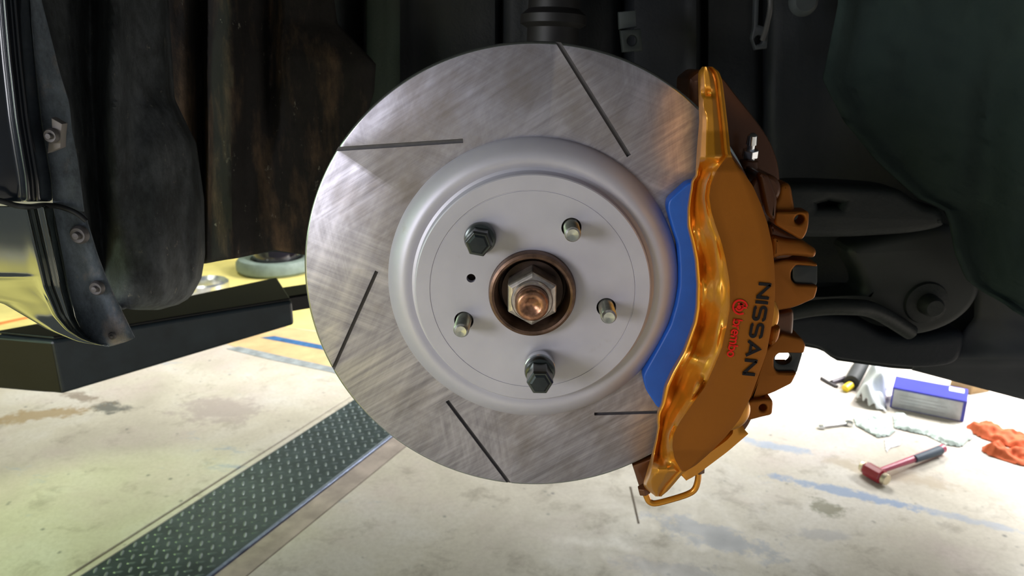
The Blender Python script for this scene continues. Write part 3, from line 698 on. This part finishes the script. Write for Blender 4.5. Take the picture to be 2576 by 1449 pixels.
def liner(name, cat, label, L_, R_, y0, y1, depth, mat, n=60, m=40, rough=.003, solid=.003, bot=None):
    rows_ = []
    for k in range(n):
        y = y0+(y1-y0)*k/(n-1); a = lerp(L_, y); b = lerp(R_, y)
        sec = []
        for j in range(m):
            s = j/(m-1); x = a+(b-a)*s; Y = depth(x, y, s)
            yy = y if not bot else y0+(lerp(bot, x)-y0)*(y-y0)/(y1-y0)
            Y += rough*noise.noise(Vector((x*.012, y*.006, 3.1)))+rough*.4*noise.noise(Vector((x*.05, y*.03, 1)))
            sec.append(U(x, yy, Y))
        rows_.append(sec)
    o = loft(name, rows_, mat, None, solid); tag(o, label, cat); return o
def dl(x, y, s):
    base = .085+.11*s
    base += .05*math.exp(-((x-225-max(0, y-200)*.08)/42)**2)
    base -= .030*math.exp(-((x-285)/28)**2)*(1-smooth(300, 600, y)*.6)
    base -= .014*math.exp(-((x-400)/60)**2)*smooth(200, 400, y)
    base += .03*smooth(.92, 1, s)
    return base
lin = liner('wheel_arch_liner', 'wheel arch liner', 'dirty grey ribbed wheel arch liner behind the fender flange, left',
      [(-250, 110), (0, 96), (80, 118), (260, 168), (400, 188), (545, 208), (640, 238), (750, 284), (776, 305)],
      [(-250, 380), (0, 420), (120, 428), (250, 436), (320, 470), (360, 490), (500, 510), (640, 513), (700, 503), (745, 478), (772, 432), (776, 400)], -250, 776, dl, M['liner'], 80, 60)
def dm(x, y, s):
    b = .27+.08*s+.05*math.exp(-((x-505)/18)**2)-.02*math.exp(-((x-585)/30)**2)+.03*math.exp(-((x-680)/22)**2)*smooth(420, 200, y)
    return b
mud = liner('rear_arch_liner', 'wheel arch liner', 'brown mud-streaked inner liner between the grey liner and the brake disc',
      [(-250, 380), (700, 420)], [(-250, 800), (60, 850), (110, 905), (150, 945), (220, 940), (300, 915), (640, 900)], -130, 660, dm, M['mud'], 60, 50, bot=[(420, 690), (510, 664), (600, 648), (690, 628), (765, 640), (900, 690)])
for v in mud.data.vertices: pass

# ------------------------------------------------------------------ wheelhouse, unseen light blocks
car = empty('car_body', tuple(U(1400, 300, .5)), 'dark unlit car wheelhouse and unseen light blocks behind the brake disc', 'car body')
BOT = [(380, 690), (500, 662), (690, 632), (765, 640), (900, 690), (1600, 780), (2010, 868), (2065, 878), (2100, 905), (2240, 925), (2330, 931), (2576, 970), (2900, 1010)]
rows_ = []
NX = 150
cols = [380+(2900-380)*j/(NX-1) for j in range(NX)]
for k in range(40):
    t = k/39; sec = []
    for x in cols:
        yb = lerp(BOT, x); y = -260+(yb+260)*t
        Y = .50+.04*math.sin(x*.004)
        for cx, wd, am in ((905, 26, .05), (1000, 30, -.03), (1262, 10, .03), (1420, 50, -.06), (1560, 22, .05), (1745, 9, -.02), (1768, 10, .03), (1915, 16, .03)):
            Y += am*math.exp(-((x-cx)/wd)**2)
        Y += .012*noise.noise(Vector((x*.006, y*.006, 0)))
        Y -= .14*smooth(-40, -260, y)
        sec.append(U(x, y, Y))
    rows_.append(sec)
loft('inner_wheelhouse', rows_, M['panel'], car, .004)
P0 = U(380, -260, .36); 
mk('roof_light_block', *gbox((.0, .20, .37), (1.5, .9, .02)), M['panel'], car, False)  # unseen slab, added to block light from above
mk('underbody_light_block', *gbox((.2, 1.5, .12), (4.2, 1.75, .30)), M['under'], car, False, .02)  # unseen slab, added to block light from the far side
# bright tab, plug and bolts faintly seen on the wheelhouse wall
tabm = simple('grey_tab', (.055, .065, .065), .6)
tb = plate('bracket_tab', [(1556, 30), (1600, 25), (1602, 68), (1558, 74)], .42, .012, tabm, car, .002)
plate('bracket_tab', [(1560, 76), (1612, 72), (1618, 128), (1566, 132)], .41, .012, simple('dark_grey_tab', (.030, .038, .038), .6), car, .002, [(1590, 102, .006)])
plate('hose_bracket', [(1900, -60), (1912, -60), (1908, 62), (1936, 70), (1930, 122), (1900, 126), (1890, 96), (1896, 70)], .40, .010, simple('dark_bracket', (.028, .033, .035), .6), car, .002, [(1909, 100, .005)])
mk('brake_hose', *gtube([U(1925, -120, .38), U(1938, 0, .37), U(1930, 60, .38), U(1918, 100, .39)], .003, 10, 6), simple('dark_hose', (.05, .05, .05), .5), car)
mk('body_plug', *lathe([(0, -.004), (.012, -.004), (.016, 0), (.018, .006), (0, .006)], U(2025, 2, .44), n=32), tabm, car)
st = empty('strut', tuple(U(1380, 60, .25)), 'dark suspension strut rising behind the top of the brake disc', 'suspension strut')
c0 = U(1388, 150, .26)
mk('strut_body', *lathe([(0, -.02), (.026, -.02), (.026, .03), (.033, .034), (.033, .042), (.026, .048), (.024, .09), (.019, .095), (.019, .17), (0, .17)], c0, (0.03, .05, 1), n=48), simple('dark_strut_paint', (.009, .008, .008), .55, 0, .4, 40), st)
mk('spring_seat', *lathe([(.019, .10), (.045, .105), (.052, .115), (.052, .12), (.045, .122), (.019, .118)], c0, (0.03, .05, 1), n=48, closed=True), M['arm'], st)

# suspension arms on the right
ua = plate('upper_suspension_arm', [(1960, 462), (2050, 460), (2180, 466), (2262, 474), (2300, 500), (2330, 520), (2372, 524), (2385, 560), (2376, 575), (2300, 590), (2140, 600), (2020, 600), (1960, 590)], .30, .05, M['arm'], None, .010, [((2062, 516), (2090, 508), (2120, 514), (2115, 524), (2064, 524))], rnd=.02, res=4)
tag(ua, 'upper dark pressed-steel suspension arm to the right of the caliper', 'suspension arm')
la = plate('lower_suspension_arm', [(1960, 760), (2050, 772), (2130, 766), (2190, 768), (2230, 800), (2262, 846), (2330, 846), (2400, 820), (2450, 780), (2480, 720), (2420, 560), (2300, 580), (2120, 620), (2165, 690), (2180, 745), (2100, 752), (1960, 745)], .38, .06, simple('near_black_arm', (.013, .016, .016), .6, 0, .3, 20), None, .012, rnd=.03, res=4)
tag(la, 'lower dark suspension knuckle arm with bushing bolt, right of the caliper', 'suspension arm')
bb = lathe([(0, -.018), (.010, -.018), (.013, -.014), (.014, 0), (.026, .002), (.030, .012), (0, .012)], U(2335, 765, .374), n=40)
o = mk('bushing_bolt', bb[0], bb[1], M['arm'], la); o.matrix_parent_inverse = Matrix.Identity(4)
lk = mk('suspension_link', *gtube([U(1960, 792, .34), U(2050, 775, .34), U(2130, 772, .34), U(2200, 782, .35), U(2290, 835, .37)], .010, 14, 8), M['arm'], None)
tag(lk, 'thin curved dark link passing under the lower arm', 'suspension link')
# right felt liner
def dr(x, y, s): return .33-.16*s+.025*math.exp(-((x-2480)/60)**2)*smooth(0, 300, y)-.02*smooth(.08, 0, s)
fl2 = liner('felt_arch_liner', 'wheel arch liner', 'dark green-grey felt wheel arch liner with wavy edge at the right border',
      [(-260, 2050), (0, 2110), (100, 2090), (200, 2070), (300, 2120), (400, 2200), (455, 2260), (500, 2310), (525, 2372), (560, 2390), (640, 2405), (700, 2430), (730, 2465), (760, 2520), (790, 2560), (830, 2640)],
      [(-260, 3000), (900, 3000)], -260, 830, dr, M['felt'], 70, 40, .012)
uc = liner('undercover', 'car panel', 'smooth dark undercover panel at right above the bright floor',
      [(690, 2460), (700, 2455), (800, 2450), (860, 2400), (905, 2320), (928, 2290), (1010, 2600)], [(690, 3000), (1100, 3000)], 690, 1005, lambda x, y, s: .44-.10*s+.02*smooth(900, 930, y), simple('grey_undercover', (.024, .027, .036), .6, 0, .2, 12), 30, 30, .004)
for vv in uc.data.vertices: pass
sub = plate('subframe_rail', [(1960, 862), (2010, 868), (2066, 878), (2090, 898), (2110, 908), (2240, 925), (2330, 932), (2420, 920), (2440, 830), (2300, 850), (2230, 845), (2160, 800), (2060, 785), (1960, 800)], .42, .05, M['under'], None, .012, rnd=.02, res=4)
tag(sub, 'near-black subframe rail along the bottom of the car, right of the caliper', 'subframe')

# ------------------------------------------------------------------ lift arm
la_ = empty('lift_arm', tuple(UZ(440, 860, -.32)), 'black steel arm of the car lift crossing under the fender, lower left', 'lift arm')
zt = -.30
T = [UZ(-200, 916, zt), UZ(130, 857, zt), UZ(480, 798, zt), UZ(735, 757, zt)]
TB = [UZ(-300, 880, zt), UZ(-20, 842, zt), UZ(470, 752, zt), UZ(700, 703, zt)]
def below(p, px, py):     # point on the vertical through p that the photo shows at height py
    d = ray(px, py); k = math.hypot(p.x-CAM.x, p.y-CAM.y)/math.hypot(d.x, d.y); return Vector((p.x, p.y, CAM.z+d.z*k))
Bt = [below(T[0], -200, 910), below(T[1], 130, 998), below(T[2], 480, 893), below(T[3], 735, 818)]
# front beam
V = [T[1], T[2], T[3], Bt[1], Bt[2], Bt[3]]
b3 = [Vector((TB[i].x, TB[i].y, Bt[i].z)) for i in (1, 2, 3)]
V += [TB[1], TB[2], TB[3]]+b3
mk('arm_beam', V, [(0, 1, 4, 3), (1, 2, 5, 4), (0, 6, 7, 1), (1, 7, 8, 2), (3, 4, 10, 9), (4, 5, 11, 10), (6, 9, 10, 7), (7, 10, 11, 8), (0, 3, 9, 6), (2, 8, 11, 5)], M['lift'], la_, False, .006, 3)
# black rubber-topped cover plate on the beam
n_ = Vector((0, 0, .006))
q = [T[1], T[2], T[3], TB[3], TB[2], TB[1]]
c_ = sum(q, Vector())/6; q = [c_+(p-c_)*.985 for p in q]
V = [p+Vector((0, 0, .001)) for p in q]+[p+n_ for p in q]
mk('top_plate', V, [(5, 4, 3, 2, 1, 0), (6, 7, 8, 9, 10, 11)]+[(i, (i+1) % 6, 6+(i+1) % 6, 6+i) for i in range(6)], M['lift_top'], la_, False, .002)
# arm root to the left
p1, p2 = T[1], Bt[1]; dx = (UZ(-160, 835, zt)-T[1])
e = [T[1]+Vector((0, 0, -.003)), TB[1]+Vector((0, 0, -.003)), TB[1]+dx, T[1]+dx]
zb = Bt[1].z
V = e+[Vector((p.x, p.y, zb+.001)) for p in e]
mk('arm_root', V, [(0, 1, 2, 3), (7, 6, 5, 4), (0, 4, 5, 1), (1, 5, 6, 2), (2, 6, 7, 3), (3, 7, 4, 0)], M['lift_top'], la_, False, .005)
# inner telescoping arm continuing behind the disc
d_ = (T[3]-T[2]).normalized(); s0 = T[3].lerp(TB[3], .3); s1 = T[3].lerp(TB[3], .75)
V = []
for p in (s0-d_*.1, s1-d_*.1, s1+d_*.30, s0+d_*.30):
    V.append(Vector((p.x, p.y, zt-.006)))
V += [Vector((p.x, p.y, zt-.040)) for p in V[:4]]
mk('telescopic_arm', V, [(0, 1, 2, 3), (7, 6, 5, 4), (0, 4, 5, 1), (1, 5, 6, 2), (2, 6, 7, 3), (3, 7, 4, 0)], M['lift_top'], la_, False, .004)
hp_ = (s0+s1)/2+d_*.33
mk('lift_pad', *lathe([(0, 0), (.055, 0), (.06, .01), (.06, .05), (.05, .055), (.05, .075), (0, .075)], (hp_.x, hp_.y, zt-.04), (0, 0, 1), n=40), M['rubber'], la_)

# ------------------------------------------------------------------ things on the floor
def at_floor(V):
    return V
# spare wheel lying on the floor, far left
c = UF(700, 676); wc = Vector((c.x, c.y, FLOOR))
wh = empty('wheel', tuple(wc), 'tyre lying flat on the far yellow floor with glossy black dome in it', 'wheel')
rw = (UF(705, 705)-UF(600, 705)).length
mk('tyre', *lathe([(rw*.62, .0), (rw*.92, 0), (rw, .02), (rw, .06), (rw*.93, .085), (rw*.80, .09), (rw*.66, .08), (rw*.62, .06)], wc, (0, 0, 1), n=64, closed=True), M['tyre'], wh)
mk('rim', *lathe([(0, .03), (rw*.45, .04), (rw*.62, .07), (rw*.64, .02), (0, .02)], wc, (0, 0, 1), n=64), M['rubber'], wh)
mk('centre_dome', *lathe([(rw*.58, .05), (rw*.57, .14), (rw*.47, .22), (rw*.28, .27), (0, .285)], wc, (0, 0, 1), n=48), simple('glossy_black', (.01, .008, .012), .05, 0, .1, 10, 0, 0, 1), wh)
c = UF(522, 735); rw2 = (UF(522, 720)-UF(470, 720)).length
rim = mk('steel_ring', *lathe([(rw2*.70, 0), (rw2, 0), (rw2*1.03, .02), (rw2, .06), (rw2*.9, .07), (rw2*.72, .05)], c, (0, 0, 1), n=64, closed=True), M['chrome'], None)
tag(rim, 'bright metal ring on the yellow floor under the grey liner', 'ring')
c = UF(560, 700); yb = mk('yellow_tray', *gbox((c.x-.05, c.y+.75, FLOOR+.03), (.75, .4, .06), Matrix.Rotation(R(25), 3, 'Z')), simple('pale_yellow_plastic', (.82, .74, .30), .45), None, False, .01)
tag(yb, 'pale yellow tray on the floor beyond the bright metal ring', 'tray')
c = UF(960, 700); bx_ = empty('tool_trolley', (c.x, c.y, FLOOR), 'low dark trolley partly hidden behind the left edge of the disc', 'trolley')
mk('trolley_body', *gbox((c.x+.02, c.y+.25, FLOOR+.17), (.62, .4, .18)), simple('dark_brown_body', (.035, .03, .026), .5), bx_, False, .012)
for sx in (-.24, .26):
    for sy in (.12, .38): mk('caster', *gcyl((c.x+sx, c.y+sy-.012, FLOOR+.04), (c.x+sx, c.y+sy+.012, FLOOR+.04), .04, n=24), M['rubber'], bx_)

# box
a = UF(2238, 1024); b = UF(2424, 1062); u = (b-a); u.z = 0; Lb = u.length; u.normalize(); v = Vector((-u.y, u.x, 0)); H = .085; D = .125
bxe = empty('carton', tuple(a+u*Lb/2+v*D/2), 'blue and silver parts carton standing on the floor beside the white plastic bag', 'box')
def obox(name, s0, s1, d0, d1, z0, z1, mat, par, bev=.0015):
    V = [a+u*s+v*d+Vector((0, 0, zz)) for zz in (z0, z1) for s, d in ((s0, d0), (s1, d0), (s1, d1), (s0, d1))]
    return mk(name, V, [(3, 2, 1, 0), (4, 5, 6, 7), (0, 1, 5, 4), (1, 2, 6, 5), (2, 3, 7, 6), (3, 0, 4, 7)], mat, par, False, bev)
obox('carton_body', 0, Lb, 0, D, 0, H, M['box_blue'], bxe)
obox('silver_label', .006, Lb-.012, -.0012, .0005, .003, H-.008, M['box_grey'], bxe, 0)
obox('white_label', Lb-.062, Lb-.012, D-.052, D-.010, H, H+.0008, M['white'], bxe, 0)
for i in range(3): obox('print_line', Lb-.058, Lb-.018, D-.046+i*.012, D-.041+i*.012, H+.0006, H+.0014, M['box_blue'], bxe, 0)
for i in range(4): obox('print_line', .03, Lb-.06-.03*(i % 2), -.0018, -.0008, .018+i*.013, .0195+i*.013, simple('grey_print', (.30, .28, .30), .5), bxe, 0)

def crumple(name, pts, hgt, mat, seed, fq=22, thick=.0012, n=46, label=None, cat=None, ridged=True, zoff=0, px=True, flat=.002):
    P = [UF(*p) if px else Vector(p) for p in pts]; xs = [p.x for p in P]; ysv = [p.y for p in P]
    x0, x1, y0, y1 = min(xs), max(xs), min(ysv), max(ysv)
    def inside(x, y):
        c = False; m = len(P)
        for i in range(m):
            p, q = P[i], P[(i+1) % m]
            if (p.y > y) != (q.y > y) and x < (q.x-p.x)*(y-p.y)/(q.y-p.y)+p.x: c = not c
        return c
    def dist(x, y):
        best = 9; r = Vector((x, y))
        for i in range(len(P)):
            p, q = P[i].to_2d(), P[(i+1) % len(P)].to_2d(); t = max(0, min(1, (r-p).dot(q-p)/max((q-p).length_squared, 1e-9))); best = min(best, (r-p-(q-p)*t).length)
        return best
    h = max(x1-x0, y1-y0)/n; nx_ = int((x1-x0)/h)+2; ny_ = int((y1-y0)/h)+2; idx = {}; V = []; Fc = []
    for i in range(nx_):
        for j in range(ny_):
            x, y = x0+i*h, y0+j*h
            if inside(x, y):
                d = dist(x, y); e = smooth(0, min(.03, hgt*1.2), d)
                nz = 0; f = fq
                for o_ in range(3):
                    q = noise.noise(Vector((x*f+seed, y*f-seed*2, seed))); nz += (1-abs(q)*2.2 if ridged else .5+q)*(.55**o_); f *= 2.1
                idx[i, j] = len(V); V.append(Vector((x, y, FLOOR+zoff+flat+e*hgt*max(.05, nz*.6))))
    for (i, j), k in idx.items():
        if (i+1, j) in idx and (i, j+1) in idx and (i+1, j+1) in idx: Fc.append((k, idx[i+1, j], idx[i+1, j+1], idx[i, j+1]))
    o = mk(name, V, Fc, mat, None, True, 0, 2, 1, thick, 180)
    tag(o, label, cat); return o
crumple('plastic_bag', [(2144, 1012), (2148, 996), (2172, 960), (2200, 930), (2240, 925), (2238, 970), (2232, 1020), (2236, 1062), (2215, 1035), (2185, 1032)], .13, M['bag'], 3.3, 7, .001, 44, 'white plastic bag standing crumpled at left end of the blue carton', 'bag')
crumple('plastic_sheet', [(2242, 1045), (2252, 1036), (2290, 1050), (2330, 1062), (2420, 1074), (2450, 1075), (2450, 1105), (2420, 1128), (2380, 1122), (2330, 1098), (2270, 1085), (2246, 1078)], .016, M['sheet'], 7.7, 16, .001, 50, 'pale torn plastic film spread on the floor in front of the blue carton', 'plastic film')
crumple('film_packet', [(2144, 1052), (2200, 1046), (2258, 1086), (2238, 1100), (2208, 1104), (2150, 1072)], .012, M['sheet'], 1.2, 20, .001, 36, 'small flat printed film packet between metal rod and blue carton', 'packet')
crumple('paper_scrap', [(2222, 1104), (2272, 1098), (2268, 1122), (2240, 1130), (2230, 1148), (2224, 1128)], .02, M['white'], 5.2, 26, .001, 30, 'crumpled white paper scrap above the red hammer', 'paper')
crumple('work_glove', [(2428, 1082), (2430, 1068), (2458, 1072), (2464, 1060), (2484, 1066), (2530, 1090), (2640, 1112), (2640, 1140), (2560, 1130), (2500, 1112), (2470, 1104)], .035, M['glove'], 2.2, 11, .002, 46, 'orange work glove nearest the carton, crumpled, at the right border', 'glove', True).update(dict()) if False else None
g1 = crumple('work_glove', [(2428, 1082), (2430, 1068), (2458, 1072), (2464, 1060), (2484, 1066), (2530, 1090), (2640, 1112), (2640, 1142), (2560, 1134), (2500, 1116), (2470, 1106)], .035, M['glove'], 2.2, 11, .002, 46, 'orange work glove lying nearest the carton at the right border', 'glove')
g2 = crumple('work_glove', [(2466, 1136), (2468, 1124), (2500, 1120), (2560, 1138), (2640, 1148), (2640, 1190), (2560, 1172), (2490, 1150)], .04, M['glove'], 8.1, 10, .002, 44, 'orange work glove lying nearer the hammer at the right border', 'glove')
for g in (g1, g2): g['group'] = 'orange work gloves'

# hammer
h0 = UF(2168, 1172, .025); h1 = UF(2232, 1208, .025); hm = (h0+h1)/2; hd = (h1-h0).normalized()
ham = empty('hammer', tuple(hm), 'small red hammer with brass faces and slate grip lying on the floor', 'hammer')
Lh = (h1-h0).length
mk('hammer_head', *lathe([(0, -.36*Lh), (.019, -.36*Lh), (.024, -.30*Lh), (.024, .30*Lh), (.019, .36*Lh), (0, .36*Lh)], hm, hd, n=8), M['maroon'], ham, False, .002)
for s in (-1, 1):
    mk('striking_face', *gcyl(hm+hd*s*.355*Lh, hm+hd*s*.5*Lh, .020, .018, n=28), M['brass'], ham, bevel=.002)
t1 = UF(2372, 1128, .02); hs = hm+(t1-hm)*.08
mk('handle', *gtube([hs, hm+(t1-hm)*.35, hm+(t1-hm)*.6, hm+(t1-hm)*.92, t1], lambda t: .009+.006*t, 14, 5), M['pink'], ham)
mk('grip', *gtube([hm+(t1-hm)*.56+Vector((0, -.006, .002)), hm+(t1-hm)*.75+Vector((0, -.007, .002)), hm+(t1-hm)*.94+Vector((0, -.006, .002))], lambda t: .0125+.003*t, 14, 5), M['grip'], ham)
# loose tools
def rodthing(name, P, r, mat, label, cat):
    o = mk(name, *gtube(P, r, 12, 1), mat, None); tag(o, label, cat); return o
wr = empty('spanner', tuple(UF(2100, 1072)), 'long chrome spanner on the floor left of the film packet', 'spanner')
mk('shank', *gtube([UF(2072, 1073, .006), UF(2130, 1066, .006)], .0055, 12, 1), M['chrome'], wr)
mk('open_end', *join([gbox(UF(2066, 1074, .006), (.022, .018, .010))]), M['chrome'], wr, False, .002)
mk('ring_end', *lathe([(.007, -.006), (.014, -.006), (.014, .006), (.007, .006)], UF(2136, 1065, .007), (0, 0, 1), n=28, closed=True), M['chrome'], wr)
o = rodthing('hex_key', [UF(2066, 951, .006), UF(2084, 962, .006), UF(2106, 973, .006)], .007, simple('dark_tool', (.05, .045, .05), .4, .4), 'short dark metal bar lying left of the marker pen', 'tool')
o = rodthing('marker_pen', [UF(2092, 962, .01), UF(2126, 951, .01)], .010, simple('purple_black_tool', (.045, .035, .05), .4), 'dark pen-shaped tool pointing at the black power tool', 'tool')
dr_ = empty('power_tool', tuple(UF(2160, 985)), 'black power tool with yellow tip standing behind the white plastic bag', 'tool')
mk('tool_body', *gtube([UF(2142, 962, .03), UF(2154, 940, .035), UF(2168, 915, .045), UF(2180, 892, .05)], .030, 16, 4), M['rubber'], dr_)
mk('yellow_tip', *gtube([UF(2126, 978, .014), UF(2140, 968, .022)], .016, 14, 1), M['yplastic'], dr_)
cp = plate('dummy', [(0, 0), (.01, 0), (.01, .01)], 0, .001, M['card'], None, .0001, px=False); bpy.data.objects.remove(cp)
a = UF(2440, 1000); b = UF(2478, 985)
o = mk('cardboard_piece', *gbox((a+b)/2+Vector((0, .06, .05)), (.10, .10, .10), Matrix.Rotation(R(20), 3, 'Z')), M['card'], None, False, .003); tag(o, 'brown cardboard box right behind the blue carton', 'box')
a = UF(2492, 975); o = mk('black_case', *gbox(a+Vector((.02, .05, .035)), (.08, .06, .07), Matrix.Rotation(R(-15), 3, 'Z')), M['rubber'], None, False, .006); tag(o, 'small black case right of the cardboard box', 'case')
